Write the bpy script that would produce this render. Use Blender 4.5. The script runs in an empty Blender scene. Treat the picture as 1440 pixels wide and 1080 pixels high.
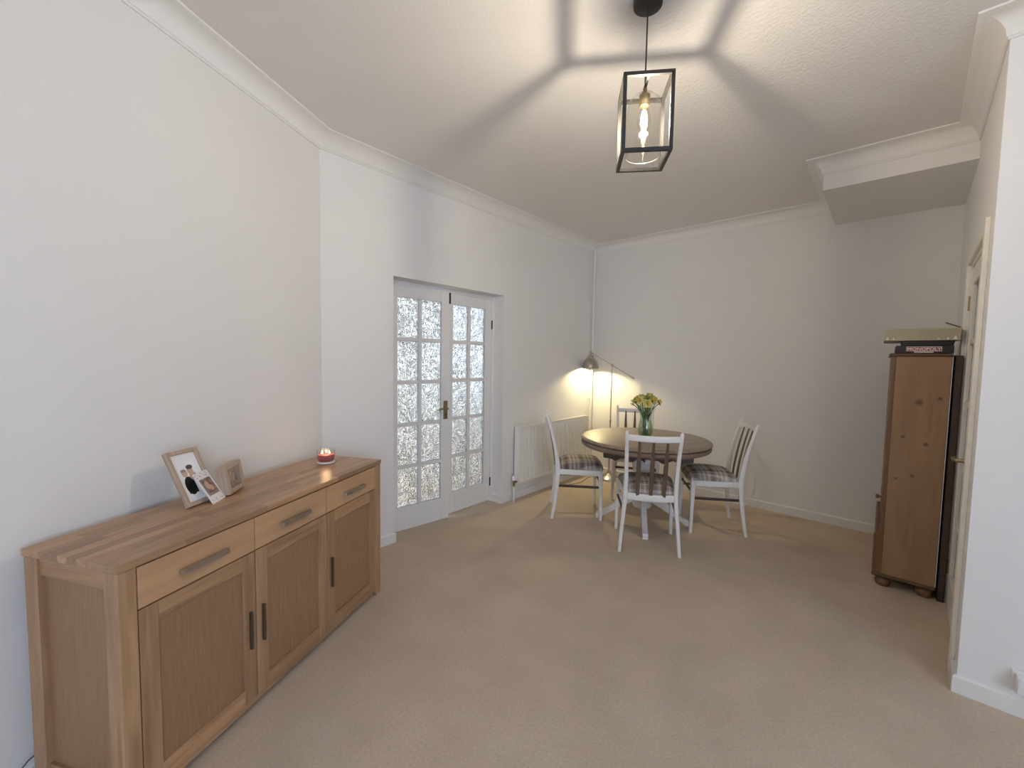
import bpy, bmesh, math, random
from math import sin, cos, pi, radians
from mathutils import Vector, Matrix
random.seed(7)
S = bpy.context.scene
COL = S.collection

# ------------------------------------------------------------------ camera
F_PX, PITCH, ROLL, YAW = 595.24, 0.0607, 0.0169, 0.7199
CAM = Vector((2.7885, -4.7606, 1.4387))
fw = Vector((-sin(YAW)*cos(PITCH), cos(YAW)*cos(PITCH), -sin(PITCH)))
rt = Vector((cos(YAW), sin(YAW), 0)); up = rt.cross(fw)
r2 = rt*cos(ROLL) + up*sin(ROLL); u2 = -rt*sin(ROLL) + up*cos(ROLL)
cd = bpy.data.cameras.new('camera'); cam = bpy.data.objects.new('camera', cd); COL.objects.link(cam)
M = Matrix((r2, u2, -fw)).transposed().to_4x4(); M.translation = CAM
cam.matrix_world = M
cd.sensor_fit = 'HORIZONTAL'; cd.sensor_width = 36; cd.lens = 36*F_PX/1440; cd.clip_start = 0.02
S.camera = cam

# ------------------------------------------------------------------ world, exposure
W = bpy.data.worlds.new('world'); S.world = W; W.use_nodes = True
bg = W.node_tree.nodes['Background']; bg.inputs[0].default_value = (0.72, 0.88, 1.19, 1); bg.inputs[1].default_value = 9.0
S.view_settings.view_transform = 'Standard'; S.view_settings.look = 'None'
S.view_settings.exposure = 0.0; S.view_settings.gamma = 1.0; S.view_settings.use_curve_mapping = False
S.cycles.use_denoising = True
S.cycles.max_bounces = 14; S.cycles.diffuse_bounces = 7; S.cycles.transparent_max_bounces = 24
S.cycles.caustics_reflective = False; S.cycles.caustics_refractive = False
S.cycles.sample_clamp_indirect = 6
PENDANT_W, FLOORLAMP_W, CANDLE_W = 63.0, 24.0, 0.26

def portal(name, loc, rot, sx, sy):
    l = bpy.data.lights.new(name, 'AREA'); l.shape = 'RECTANGLE'; l.size = sx; l.size_y = sy
    l.cycles.is_portal = True
    o = bpy.data.objects.new(name, l); COL.objects.link(o); o.location = loc; o.rotation_euler = rot
    return o

# ------------------------------------------------------------------ materials
def new_mat(name):
    m = bpy.data.materials.new(name); m.use_nodes = True
    nt = m.node_tree; return m, nt, nt.nodes, nt.links, nt.nodes['Principled BSDF']
def nd(N, t, **kw):
    n = N.new(t)
    for k, v in kw.items(): setattr(n, k, v)
    return n
def ramp(N, stops, interp='LINEAR'):
    r = N.new('ShaderNodeValToRGB'); cr = r.color_ramp; cr.interpolation = interp
    while len(cr.elements) < len(stops): cr.elements.new(0.5)
    for e, (p, c) in zip(cr.elements, stops): e.position = p; e.color = (*c, 1)
    return r
def plain(name, col, rough=0.5, metal=0.0, noise=0.04, scale=30, bump=0.0, bscale=200):
    m, nt, N, L, B = new_mat(name)
    tc = nd(N, 'ShaderNodeTexCoord'); nz = nd(N, 'ShaderNodeTexNoise'); nz.inputs['Scale'].default_value = scale
    L.new(tc.outputs['Object'], nz.inputs['Vector'])
    a = tuple(max(0, c*(1-noise)) for c in col); b = tuple(min(1, c*(1+noise)) for c in col)
    r = ramp(N, [(0.3, a), (0.7, b)]); L.new(nz.outputs[0], r.inputs[0]); L.new(r.outputs[0], B.inputs['Base Color'])
    B.inputs['Roughness'].default_value = rough; B.inputs['Metallic'].default_value = metal
    if bump:
        n2 = nd(N, 'ShaderNodeTexNoise'); n2.inputs['Scale'].default_value = bscale; n2.inputs['Detail'].default_value = 4
        L.new(tc.outputs['Object'], n2.inputs['Vector'])
        bp = nd(N, 'ShaderNodeBump'); bp.inputs['Strength'].default_value = bump; bp.inputs['Distance'].default_value = 0.01
        L.new(n2.outputs[0], bp.inputs['Height']); L.new(bp.outputs[0], B.inputs['Normal'])
    return m
def wood(name, dark, light, axis='X', scale=9.0, stretch=14.0, rough=0.45, vary=0.18, knots=()):
    m, nt, N, L, B = new_mat(name)
    tc = nd(N, 'ShaderNodeTexCoord'); mp = nd(N, 'ShaderNodeMapping')
    sc = [stretch]*3; sc['XYZ'.index(axis)] = 1.0
    mp.inputs['Scale'].default_value = sc
    oi = nd(N, 'ShaderNodeObjectInfo')
    ad = nd(N, 'ShaderNodeVectorMath', operation='ADD'); L.new(tc.outputs['Object'], ad.inputs[0])
    mu = nd(N, 'ShaderNodeMath', operation='MULTIPLY'); mu.inputs[1].default_value = 17.3; L.new(oi.outputs['Random'], mu.inputs[0])
    L.new(mu.outputs[0], ad.inputs[1]); L.new(ad.outputs[0], mp.inputs['Vector'])
    nz = nd(N, 'ShaderNodeTexNoise'); nz.inputs['Scale'].default_value = scale/3; nz.inputs['Detail'].default_value = 6; nz.inputs['Distortion'].default_value = 0.6
    L.new(mp.outputs[0], nz.inputs['Vector'])
    r = ramp(N, [(0.28, dark), (0.72, light)]); L.new(nz.outputs[0], r.inputs[0])
    hs = nd(N, 'ShaderNodeHueSaturation'); L.new(r.outputs[0], hs.inputs['Color'])
    mr = nd(N, 'ShaderNodeMapRange'); mr.inputs['To Min'].default_value = 1-vary; mr.inputs['To Max'].default_value = 1+vary
    L.new(oi.outputs['Random'], mr.inputs[0]); L.new(mr.outputs[0], hs.inputs['Value'])
    out = hs.outputs[0]
    for (kx, ky, kz, kr) in knots:
        ds = nd(N, 'ShaderNodeVectorMath', operation='DISTANCE'); L.new(tc.outputs['Object'], ds.inputs[0]); ds.inputs[1].default_value = (kx, ky, kz)
        kr_ = nd(N, 'ShaderNodeMapRange'); kr_.inputs['From Min'].default_value = kr*0.5; kr_.inputs['From Max'].default_value = kr*1.5
        kr_.inputs['To Min'].default_value = 0.75; kr_.inputs['To Max'].default_value = 0.0
        L.new(ds.outputs['Value'], kr_.inputs[0])
        mx = nd(N, 'ShaderNodeMix', data_type='RGBA'); L.new(kr_.outputs[0], mx.inputs['Factor']); L.new(out, mx.inputs['A'])
        mx.inputs['B'].default_value = (dark[0]*0.35, dark[1]*0.28, dark[2]*0.22, 1); out = mx.outputs['Result']
    L.new(out, B.inputs['Base Color']); B.inputs['Roughness'].default_value = rough
    bp = nd(N, 'ShaderNodeBump'); bp.inputs['Strength'].default_value = 0.12; bp.inputs['Distance'].default_value = 0.004
    L.new(nz.outputs[0], bp.inputs['Height']); L.new(bp.outputs[0], B.inputs['Normal'])
    return m
def thin_glass(name, tint=(0.97, 0.98, 0.97), ior=1.45, rough=0.03, edge=0.55, face=0.035):
    """clear pane: mostly lets light straight through, with a Fresnel reflection"""
    m, nt, N, L, B = new_mat(name); N.remove(B)
    o = N['Material Output']; tr = nd(N, 'ShaderNodeBsdfTransparent'); tr.inputs[0].default_value = (*tint, 1)
    gl = nd(N, 'ShaderNodeBsdfGlossy'); gl.inputs['Roughness'].default_value = rough
    lw = nd(N, 'ShaderNodeLayerWeight'); lw.inputs[0].default_value = 0.5
    pw = nd(N, 'ShaderNodeMath', operation='POWER'); pw.inputs[1].default_value = 4.0; L.new(lw.outputs['Facing'], pw.inputs[0])
    fr = nd(N, 'ShaderNodeMath', operation='MULTIPLY_ADD'); fr.inputs[1].default_value = edge; fr.inputs[2].default_value = face; L.new(pw.outputs[0], fr.inputs[0])
    mx = nd(N, 'ShaderNodeMixShader'); L.new(tr.outputs[0], mx.inputs[1]); L.new(gl.outputs[0], mx.inputs[2])
    L.new(fr.outputs[0], mx.inputs[0]); L.new(mx.outputs[0], o.inputs[0])
    return m
def obscured_glass(name):
    m, nt, N, L, B = new_mat(name)
    tc = nd(N, 'ShaderNodeTexCoord'); mp = nd(N, 'ShaderNodeMapping'); mp.inputs['Scale'].default_value = (1, 1, 0.75)
    L.new(tc.outputs['Object'], mp.inputs['Vector'])
    oi = nd(N, 'ShaderNodeObjectInfo'); ad = nd(N, 'ShaderNodeVectorMath', operation='ADD'); L.new(mp.outputs[0], ad.inputs[0]); L.new(oi.outputs['Random'], ad.inputs[1])
    nz = nd(N, 'ShaderNodeTexNoise'); nz.inputs['Scale'].default_value = 17; nz.inputs['Detail'].default_value = 1.5; nz.inputs['Distortion'].default_value = 2.6
    L.new(ad.outputs[0], nz.inputs['Vector'])
    wv = nd(N, 'ShaderNodeMath', operation='PINGPONG'); wv.inputs[1].default_value = 0.08; L.new(nz.outputs[0], wv.inputs[0])
    bp = nd(N, 'ShaderNodeBump'); bp.inputs['Strength'].default_value = 1.0; bp.inputs['Distance'].default_value = 0.055
    L.new(wv.outputs[0], bp.inputs['Height'])
    B.inputs['Base Color'].default_value = (0.97, 0.97, 0.95, 1); B.inputs['Roughness'].default_value = 0.06
    B.inputs['IOR'].default_value = 1.45; B.inputs['Transmission Weight'].default_value = 1.0
    L.new(bp.outputs[0], B.inputs['Normal'])
    return m
def emit(name, col, strength):
    m, nt, N, L, B = new_mat(name)
    B.inputs['Base Color'].default_value = (*col, 1); B.inputs['Emission Color'].default_value = (*col, 1); B.inputs['Emission Strength'].default_value = strength
    return m
def carpet_mat():
    m, nt, N, L, B = new_mat('beige_carpet')
    tc = nd(N, 'ShaderNodeTexCoord')
    n1 = nd(N, 'ShaderNodeTexNoise'); n1.inputs['Scale'].default_value = 3.5; n1.inputs['Detail'].default_value = 7
    n2 = nd(N, 'ShaderNodeTexNoise'); n2.inputs['Scale'].default_value = 85; n2.inputs['Detail'].default_value = 6; n2.inputs['Roughness'].default_value = 0.75
    for n in (n1, n2): L.new(tc.outputs['Object'], n.inputs['Vector'])
    r1 = ramp(N, [(0.3, (0.565, 0.46, 0.355)), (0.7, (0.64, 0.53, 0.412))]); L.new(n1.outputs[0], r1.inputs[0])
    r2_ = ramp(N, [(0.30, (0.84, 0.84, 0.84)), (0.70, (1.10, 1.10, 1.10))]); L.new(n2.outputs[0], r2_.inputs[0])
    mx = nd(N, 'ShaderNodeMix', data_type='RGBA', blend_type='MULTIPLY'); mx.inputs['Factor'].default_value = 1
    L.new(r1.outputs[0], mx.inputs['A']); L.new(r2_.outputs[0], mx.inputs['B']); L.new(mx.outputs['Result'], B.inputs['Base Color'])
    B.inputs['Roughness'].default_value = 1.0; B.inputs['Specular IOR Level'].default_value = 0.05
    bp = nd(N, 'ShaderNodeBump'); bp.inputs['Strength'].default_value = 0.35; bp.inputs['Distance'].default_value = 0.004
    L.new(n2.outputs[0], bp.inputs['Height']); L.new(bp.outputs[0], B.inputs['Normal'])
    return m
def plaid_mat():
    m, nt, N, L, B = new_mat('plaid_wool')
    tc = nd(N, 'ShaderNodeTexCoord'); sp = nd(N, 'ShaderNodeSeparateXYZ'); L.new(tc.outputs['Object'], sp.inputs[0])
    cream, taupe, plum, mid = (0.70, 0.64, 0.56), (0.34, 0.285, 0.255), (0.15, 0.105, 0.098), (0.43, 0.375, 0.335)
    outs = []
    for k, (ax, per, off) in enumerate((('X', 0.145, 0.03), ('Y', 0.138, 0.02))):
        a = nd(N, 'ShaderNodeMath', operation='ADD'); a.inputs[1].default_value = 5*per+off; L.new(sp.outputs[ax], a.inputs[0])
        d = nd(N, 'ShaderNodeMath', operation='DIVIDE'); d.inputs[1].default_value = per; L.new(a.outputs[0], d.inputs[0])
        f = nd(N, 'ShaderNodeMath', operation='FRACT'); L.new(d.outputs[0], f.inputs[0])
        r = ramp(N, [(0.0, taupe), (0.16, cream), (0.22, taupe), (0.34, plum), (0.56, mid), (0.66, cream), (0.74, taupe), (0.90, cream)], 'CONSTANT')
        L.new(f.outputs[0], r.inputs[0]); outs.append(r)
    mx = nd(N, 'ShaderNodeMix', data_type='RGBA'); mx.inputs['Factor'].default_value = 0.5
    L.new(outs[0].outputs[0], mx.inputs['A']); L.new(outs[1].outputs[0], mx.inputs['B']); L.new(mx.outputs['Result'], B.inputs['Base Color'])
    B.inputs['Roughness'].default_value = 0.95; B.inputs['Specular IOR Level'].default_value = 0.1
    nz = nd(N, 'ShaderNodeTexNoise'); nz.inputs['Scale'].default_value = 400; L.new(tc.outputs['Object'], nz.inputs['Vector'])
    bp = nd(N, 'ShaderNodeBump'); bp.inputs['Strength'].default_value = 0.3; bp.inputs['Distance'].default_value = 0.002
    L.new(nz.outputs[0], bp.inputs['Height']); L.new(bp.outputs[0], B.inputs['Normal'])
    return m
MT = dict(
    wall=plain('wall_paint', (0.81, 0.795, 0.775), 0.75, noise=0.01, scale=3, bump=0.05, bscale=90),
    ceil=plain('textured_ceiling_paint', (0.80, 0.775, 0.755), 0.65, noise=0.01, scale=3, bump=0.35, bscale=75),
    cove=plain('coving_paint', (0.82, 0.80, 0.775), 0.6, noise=0.01),
    gloss=plain('white_gloss_paint', (0.80, 0.785, 0.76), 0.32, noise=0.01),
    cream=plain('cream_door_paint', (0.80, 0.765, 0.70), 0.4, noise=0.02),
    hall=plain('hall_paint', (0.88, 0.83, 0.73), 0.8, noise=0.02),
    carpet=carpet_mat(), plaid=plaid_mat(),
    oak_x=wood('oak_along_x', (0.30, 0.165, 0.085), (0.50, 0.30, 0.165), 'X'),
    oak_y=wood('oak_along_y', (0.30, 0.165, 0.085), (0.50, 0.30, 0.165), 'Y'),
    oak_z=wood('oak_along_z', (0.30, 0.17, 0.09), (0.47, 0.285, 0.16), 'Z'),
    oak_drawer=wood('oak_drawer_front', (0.46, 0.27, 0.145), (0.57, 0.35, 0.195), 'X', stretch=8, vary=0.04),
    oak_panel=wood('oak_panel', (0.27, 0.15, 0.078), (0.345, 0.20, 0.107), 'Z', scale=26, stretch=16, vary=0.05),
    oak_stave=wood('oak_stave', (0.32, 0.18, 0.095), (0.46, 0.275, 0.155), 'X', vary=0.24, rough=0.32),
    shadow=plain('dark_carcass', (0.05, 0.03, 0.02), 0.9),
    pine=wood('pine_side', (0.29, 0.165, 0.085), (0.375, 0.225, 0.122), 'Z', scale=7, stretch=9, vary=0.03, rough=0.5,
              knots=((-0.037, 0, 1.21, 0.017), (0.051, 0, 1.24, 0.010), (0.005, 0, 0.955, 0.011), (-0.10, 0, 0.99, 0.009), (-0.046, 0, 0.75, 0.009), (-0.12, 0, 0.72, 0.008))),
    pine3=wood('dark_pine_moulding', (0.085, 0.052, 0.028), (0.14, 0.085, 0.045), 'X', vary=0.05),
    pine2=wood('pine_trim', (0.15, 0.075, 0.035), (0.24, 0.125, 0.06), 'Z', vary=0.06),
    table=wood('limed_table_top', (0.23, 0.162, 0.113), (0.39, 0.29, 0.21), 'X', scale=12, stretch=10, rough=0.38, vary=0.0),
    rim=wood('table_rim', (0.19, 0.13, 0.09), (0.29, 0.21, 0.15), 'X', scale=8, stretch=4, rough=0.45, vary=0.0),
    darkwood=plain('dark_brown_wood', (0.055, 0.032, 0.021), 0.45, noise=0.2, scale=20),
    slat=plain('walnut_slat', (0.125, 0.08, 0.055), 0.5, noise=0.15, scale=25),
    chair=plain('white_chair_paint', (0.80, 0.785, 0.76), 0.42, noise=0.02),
    nickel=plain('brushed_nickel', (0.46, 0.43, 0.39), 0.32, metal=1.0, noise=0.05),
    steel=plain('satin_steel', (0.52, 0.47, 0.41), 0.42, metal=1.0, noise=0.05),
    bronze=plain('dark_bronze', (0.05, 0.038, 0.03), 0.45, metal=0.6),
    handle_dark=plain('dull_steel', (0.15, 0.125, 0.10), 0.4, metal=0.8),
    brass=plain('aged_brass', (0.33, 0.25, 0.15), 0.35, metal=1.0),
    black=plain('matt_black_metal', (0.022, 0.021, 0.02), 0.45),
    blackbox=plain('black_card', (0.02, 0.017, 0.016), 0.5),
    red=plain('dark_red_print', (0.34, 0.06, 0.06), 0.5),
    print_white=plain('white_print', (0.80, 0.77, 0.74), 0.5, noise=0.01),
    paper=plain('paper_white', (0.86, 0.85, 0.85), 0.55, noise=0.02),
    tray=plain('pale_olive_card', (0.44, 0.39, 0.275), 0.6, noise=0.10, scale=14),
    rad=plain('radiator_enamel', (0.81, 0.79, 0.75), 0.3, noise=0.01),
    glass=thin_glass('clear_glass'), glass2=thin_glass('pendant_glass', (0.985, 0.975, 0.94), 1.4),
    window=thin_glass('window_glass'), obscured=obscured_glass('obscured_glass'),
    vase_glass=thin_glass('pale_vase_glass', (0.91, 0.95, 0.90), edge=0.8, face=0.06),
    glass_soft=thin_glass('satin_glass', rough=0.35),
    water=thin_glass('vase_water', (0.80, 0.88, 0.74), 1.33),
    wax=plain('red_wax', (0.46, 0.11, 0.12), 0.35, noise=0.1, scale=60),
    jarfoot=plain('frosted_jar_foot', (0.75, 0.70, 0.67), 0.25),
    flame=emit('candle_flame', (1.0, 0.74, 0.38), 7), filament=emit('filament', (1.0, 0.80, 0.50), 60),
    bulb_lit=emit('lit_bulb', (1.0, 0.82, 0.52), 12),
    green=plain('stem_green', (0.10, 0.20, 0.045), 0.5, noise=0.25, scale=40),
    leaf=plain('leaf_green', (0.045, 0.12, 0.035), 0.5, noise=0.25, scale=40),
    petal=plain('daffodil_yellow', (0.60, 0.56, 0.18), 0.6, noise=0.12, scale=80),
    trumpet=plain('daffodil_trumpet', (0.66, 0.50, 0.07), 0.6, noise=0.1, scale=80),
    frame_w=wood('pale_frame_wood', (0.37, 0.27, 0.195), (0.51, 0.39, 0.29), 'Z', scale=20, vary=0.03),
    skin=plain('print_skin', (0.62, 0.40, 0.29), 0.5), hair=plain('print_hair', (0.10, 0.06, 0.04), 0.5), blond=plain('print_grey_hair', (0.33, 0.28, 0.24), 0.5),
    cloth=plain('print_black', (0.012, 0.014, 0.013), 0.5), sepia=plain('print_sepia', (0.27, 0.20, 0.165), 0.5, noise=0.5, scale=60),
    dusk=plain('print_dark_photo', (0.10, 0.085, 0.07), 0.4, noise=0.6, scale=70), sand=plain('print_sand', (0.38, 0.29, 0.21), 0.5, noise=0.3, scale=90),
    speck=plain('print_speck', (0.09, 0.075, 0.075), 0.5), plum=plain('print_plum', (0.20, 0.10, 0.10), 0.5),
    plastic=plain('white_plastic', (0.80, 0.79, 0.78), 0.35, noise=0.01), grey=plain('grey_wire', (0.10, 0.10, 0.11), 0.5),
    rubber=plain('bung', (0.03, 0.025, 0.02), 0.6),
)

# ------------------------------------------------------------------ mesh helpers
class MB:
    def __init__(s): s.v = []; s.f = []; s.mi = []; s.cur = 0
    def add(s, vs, fs):
        o = len(s.v); s.v += [tuple(v) for v in vs]
        for f in fs: s.f.append(tuple(i+o for i in f)); s.mi.append(s.cur)
        return s
    def box(s, x0, x1, y0, y1, z0, z1, b=0.0):
        if b <= 0:
            vs = [(x, y, z) for z in (z0, z1) for y in (y0, y1) for x in (x0, x1)]
            return s.add(vs, [(0, 2, 3, 1), (4, 5, 7, 6), (0, 1, 5, 4), (2, 6, 7, 3), (0, 4, 6, 2), (1, 3, 7, 5)])
        bm = bmesh.new(); bmesh.ops.create_cube(bm, size=1)
        for v in bm.verts: v.co = Vector(((x0+x1)/2+v.co.x*(x1-x0), (y0+y1)/2+v.co.y*(y1-y0), (z0+z1)/2+v.co.z*(z1-z0)))
        bmesh.ops.bevel(bm, geom=bm.edges[:], offset=b, segments=1, affect='EDGES')
        bm.verts.index_update(); s.add([v.co[:] for v in bm.verts], [[v.index for v in f.verts] for f in bm.faces]); bm.free(); return s
    def loft(s, path, a, b, ra, rb, n=12, pw=2.0, cap=True):
        a = Vector(a); b = Vector(b); rings = []
        for i, p in enumerate(path):
            p = Vector(p); A = ra[i] if hasattr(ra, '__len__') else ra; Bv = rb[i] if hasattr(rb, '__len__') else rb
            for k in range(n):
                t = 2*pi*(k+0.5)/n; c, d = cos(t), sin(t)
                c = math.copysign(abs(c)**(2/pw), c); d = math.copysign(abs(d)**(2/pw), d)
                rings.append(p + a*A*c + b*Bv*d)
        fs = []; m = len(path)
        for i in range(m-1):
            for k in range(n): fs.append((i*n+k, i*n+(k+1) % n, (i+1)*n+(k+1) % n, (i+1)*n+k))
        if cap: fs.append(tuple(range(n-1, -1, -1))); fs.append(tuple((m-1)*n+k for k in range(n)))
        return s.add(rings, fs)
    def tube(s, path, r, n=8, cap=True):
        P = [Vector(p) for p in path]; rings = []; ref = None
        for i, p in enumerate(P):
            t = (P[min(i+1, len(P)-1)] - P[max(i-1, 0)]).normalized()
            if ref is None: ref = t.orthogonal().normalized()
            ref = (ref - t*ref.dot(t)).normalized(); q = t.cross(ref); R = r[i] if hasattr(r, '__len__') else r
            for k in range(n): rings.append(p + (ref*cos(2*pi*k/n) + q*sin(2*pi*k/n))*R)
        fs = []; m = len(P)
        for i in range(m-1):
            for k in range(n): fs.append((i*n+k, i*n+(k+1) % n, (i+1)*n+(k+1) % n, (i+1)*n+k))
        if cap: fs.append(tuple(range(n-1, -1, -1))); fs.append(tuple((m-1)*n+k for k in range(n)))
        return s.add(rings, fs)
    def lathe(s, prof, n=32, c=(0, 0, 0), cap=False):
        vs = []; m = len(prof)
        for (r, z) in prof:
            for k in range(n): vs.append((c[0]+r*cos(2*pi*k/n), c[1]+r*sin(2*pi*k/n), c[2]+z))
        fs = []
        for i in range(m-1):
            for k in range(n): fs.append((i*n+k, i*n+(k+1) % n, (i+1)*n+(k+1) % n, (i+1)*n+k))
        if cap: fs.append(tuple(range(n-1, -1, -1))); fs.append(tuple((m-1)*n+k for k in range(n)))
        return s.add(vs, fs)
    def prism(s, poly, y0, y1, plane='XZ'):
        n = len(poly)
        mk = {'XZ': lambda p, y: (p[0], y, p[1]), 'XY': lambda p, z: (p[0], p[1], z), 'YZ': lambda p, x: (x, p[0], p[1])}[plane]
        vs = [mk(p, y0) for p in poly] + [mk(p, y1) for p in poly]
        fs = [tuple(range(n)), tuple(range(2*n-1, n-1, -1))] + [(i, i+n, (i+1) % n+n, (i+1) % n) for i in range(n)]
        return s.add(vs, fs)
    def build(s, name, mat, parent=None, smooth=False, rot=None):
        me = bpy.data.meshes.new(name); me.from_pydata(s.v, [], s.f)
        mats = mat if isinstance(mat, (list, tuple)) else [mat]
        for m in mats: me.materials.append(MT[m])
        for p, i in zip(me.polygons, s.mi): p.material_index = i
        bm = bmesh.new(); bm.from_mesh(me); bmesh.ops.recalc_face_normals(bm, faces=bm.faces[:]); bm.to_mesh(me); bm.free()
        if smooth:
            for p in me.polygons: p.use_smooth = True
            me.set_sharp_from_angle(angle=radians(smooth if smooth is not True else 40))
        me.update()
        o = bpy.data.objects.new(name, me); COL.objects.link(o)
        if parent: o.parent = parent
        return o
def tag(o, label, cat, group=None, kind=None):
    o['label'] = label; o['category'] = cat
    if group: o['group'] = group
    if kind: o['kind'] = kind
    return o
def thing(name, label, cat, loc=(0, 0, 0), rotz=0.0, group=None, kind=None):
    o = bpy.data.objects.new(name, None); COL.objects.link(o); o.empty_display_size = 0.05
    o.location = loc; o.rotation_euler = (0, 0, rotz)
    return tag(o, label, cat, group, kind)
def copy_tree(o, parent=None):
    c = o.copy(); COL.objects.link(c); c.parent = parent
    for ch in list(o.children): copy_tree(ch, c)
    return c
def struct(o, label, cat): return tag(o, label, cat, kind='structure')

# ------------------------------------------------------------------ the room
H, ZC, CV = 2.857, 2.757, 0.10
pO = Vector((0, 0)); pCD = Vector((3.185, -0.0713)); pDE = Vector((3.1018, -2.1021)); pE = Vector((6.2, -2.2542))
pR = Vector((6.2, -8.0)); pAe = Vector((2.523, -8.0)); pK = Vector((0, -3.4886))
DL, DR = -2.944, -1.7193
TH = 0.20
def wall(name, a, b, openings, label, th=TH, mat='wall', z0=-0.05, z1=H+0.1, e0=0.0, e1=0.0):
    """slab from a to b (room on the right-hand side walking a->b is outside...): outward normal = left of a->b"""
    d = (b-a); Ln = d.length; d = d/Ln; n = Vector((-d.y, d.x))
    ss = sorted({-e0, Ln+e1, *[o[0] for o in openings], *[o[1] for o in openings]}); zs = sorted({z0, z1, *[o[2] for o in openings], *[o[3] for o in openings]})
    mb = MB()
    for i in range(len(ss)-1):
        for j in range(len(zs)-1):
            sm, zm = (ss[i]+ss[i+1])/2, (zs[j]+zs[j+1])/2
            if any(o[0] < sm < o[1] and o[2] < zm < o[3] for o in openings): continue
            pts = [a+d*ss[i], a+d*ss[i+1], a+d*ss[i+1]+n*th, a+d*ss[i]+n*th]
            mb.add([(q.x, q.y, z) for z in (zs[j], zs[j+1]) for q in pts], [(0, 3, 2, 1), (4, 5, 6, 7), (0, 1, 5, 4), (1, 2, 6, 5), (2, 3, 7, 6), (3, 0, 4, 7)])
    o = mb.build(name, mat)
    bm = bmesh.new(); bm.from_mesh(o.data); bmesh.ops.remove_doubles(bm, verts=bm.verts[:], dist=1e-4)
    seen = {}
    for f in bm.faces: seen.setdefault(frozenset(v.index for v in f.verts), []).append(f)
    bmesh.ops.delete(bm, geom=[f for fl in seen.values() if len(fl) > 1 for f in fl], context='FACES_ONLY')
    bm.to_mesh(o.data); bm.free()
    return struct(o, label, 'wall')
# walking with the room on the right: A end -> K -> O -> CD -> DE -> E -> R -> A end
wall('wall_left_angled', pAe, pK, [], 'plain white wall behind the oak sideboard', e0=0.2)
wall('wall_left', pK, pO, [(DL-pK.y, DR-pK.y, -0.05, 2.04)], 'white wall holding the glazed double doors and radiator')
wall('wall_back', pO, pCD, [], 'long white wall behind the dining table', e0=0.2, e1=0.2)
DLn = (pDE-pCD).length
OP0, OP1 = 1.03, 1.84      # opening of the single door, measured along the wall from its inner end
wall('wall_right', pCD, pDE, [(OP0, OP1, -0.05, 2.03)], 'short white wall holding the cream glazed door', e1=-0.02)
wall('wall_right_return', pDE, pE, [], 'white wall facing the daylight beside the cream door', e1=0.2)
wall('wall_side', pE, pR, [(2.55, 5.55, 0.85, 2.5)], 'white side wall with the wide daylight window', e1=0.2)
wall('wall_rear', pR, pAe, [], 'plain white rear wall of the open living area')
room = [pO, pCD, pDE, pE, pR, pAe, pK]
mb = MB(); mb.prism([(-2.1, 0.4), (6.6, 0.4), (6.6, -8.4), (-2.1, -8.4)], -0.08, 0.0, 'XY'); struct(mb.build('floor', 'carpet'), 'beige carpet covering the whole floor', 'carpet')
mb = MB(); mb.prism([(-2.1, 0.4), (6.6, 0.4), (6.6, -8.4), (-2.1, -8.4)], H, H+0.1, 'XY'); struct(mb.build('ceiling', 'ceil'), 'white textured ceiling above the pendant lantern', 'ceiling')
# boxed-in bulkhead under the ceiling
def xC(x): return -0.0224*x
def Dat(y): t = (y-pDE.y)/(pCD.y-pDE.y); return pDE.x+(pCD.x-pDE.x)*t
BX, BY, BZ = 2.399, -1.029, 2.654
bl = Vector((BX, BY)); br = Vector((Dat(BY-0.02), BY-0.018)); bk = Vector((BX, xC(BX)))
mb = MB(); mb.prism([(bk.x, 0.05), (bl.x, bl.y), (br.x+0.08, br.y), (br.x+0.15, 0.05)], BZ, H+0.05, 'XY'); struct(mb.build('wall_bulkhead', 'wall'), 'boxed-in bulkhead hanging below the ceiling above the pine cabinet', 'bulkhead')

def miter_sweep(pts, prof, closed=True):
    """prof: (offset into the room, z); pts walked with the room on the right"""
    n = len(pts); nr = []
    seg = [(pts[(i+1) % n]-pts[i]).normalized() for i in range(n)]
    vs = []
    for i in range(n):
        d1 = seg[i]; d0 = seg[i-1] if (closed or i > 0) else d1
        if not closed and i == n-1: d1 = d0
        n0 = Vector((d0.y, -d0.x)); n1 = Vector((d1.y, -d1.x)); m = (n0+n1); m = m/m.dot(n0) if m.length > 1e-6 else n0
        for (o, z) in prof: q = pts[i]+m*o; vs.append((q.x, q.y, z))
    k = len(prof); fs = []
    for i in range(n if closed else n-1):
        j = (i+1) % n
        for a in range(k-1): fs.append((i*k+a, j*k+a, j*k+a+1, i*k+a+1))
    if not closed: fs += [tuple(range(k)), tuple((n-1)*k+a for a in range(k-1, -1, -1))]
    return MB().add(vs, fs)
prof = [(-0.01, ZC+0.004), (0.007, ZC), (0.007, ZC+0.009)]
for i in range(9):
    t = pi/2*i/8; prof.append((0.012+0.078*(1-cos(t)), ZC+0.012+0.078*sin(t)))
prof += [(0.099, H-0.007), (0.10, H+0.004)]
prof[0] = (-0.01, ZC)
cove_path = [pAe, pK, pO, bk, bl, br, pDE, pE, pR]
struct(miter_sweep(cove_path, prof).build('trim_1', 'cove', smooth=30), 'white concave coving running round the ceiling edge', 'coving')
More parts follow.
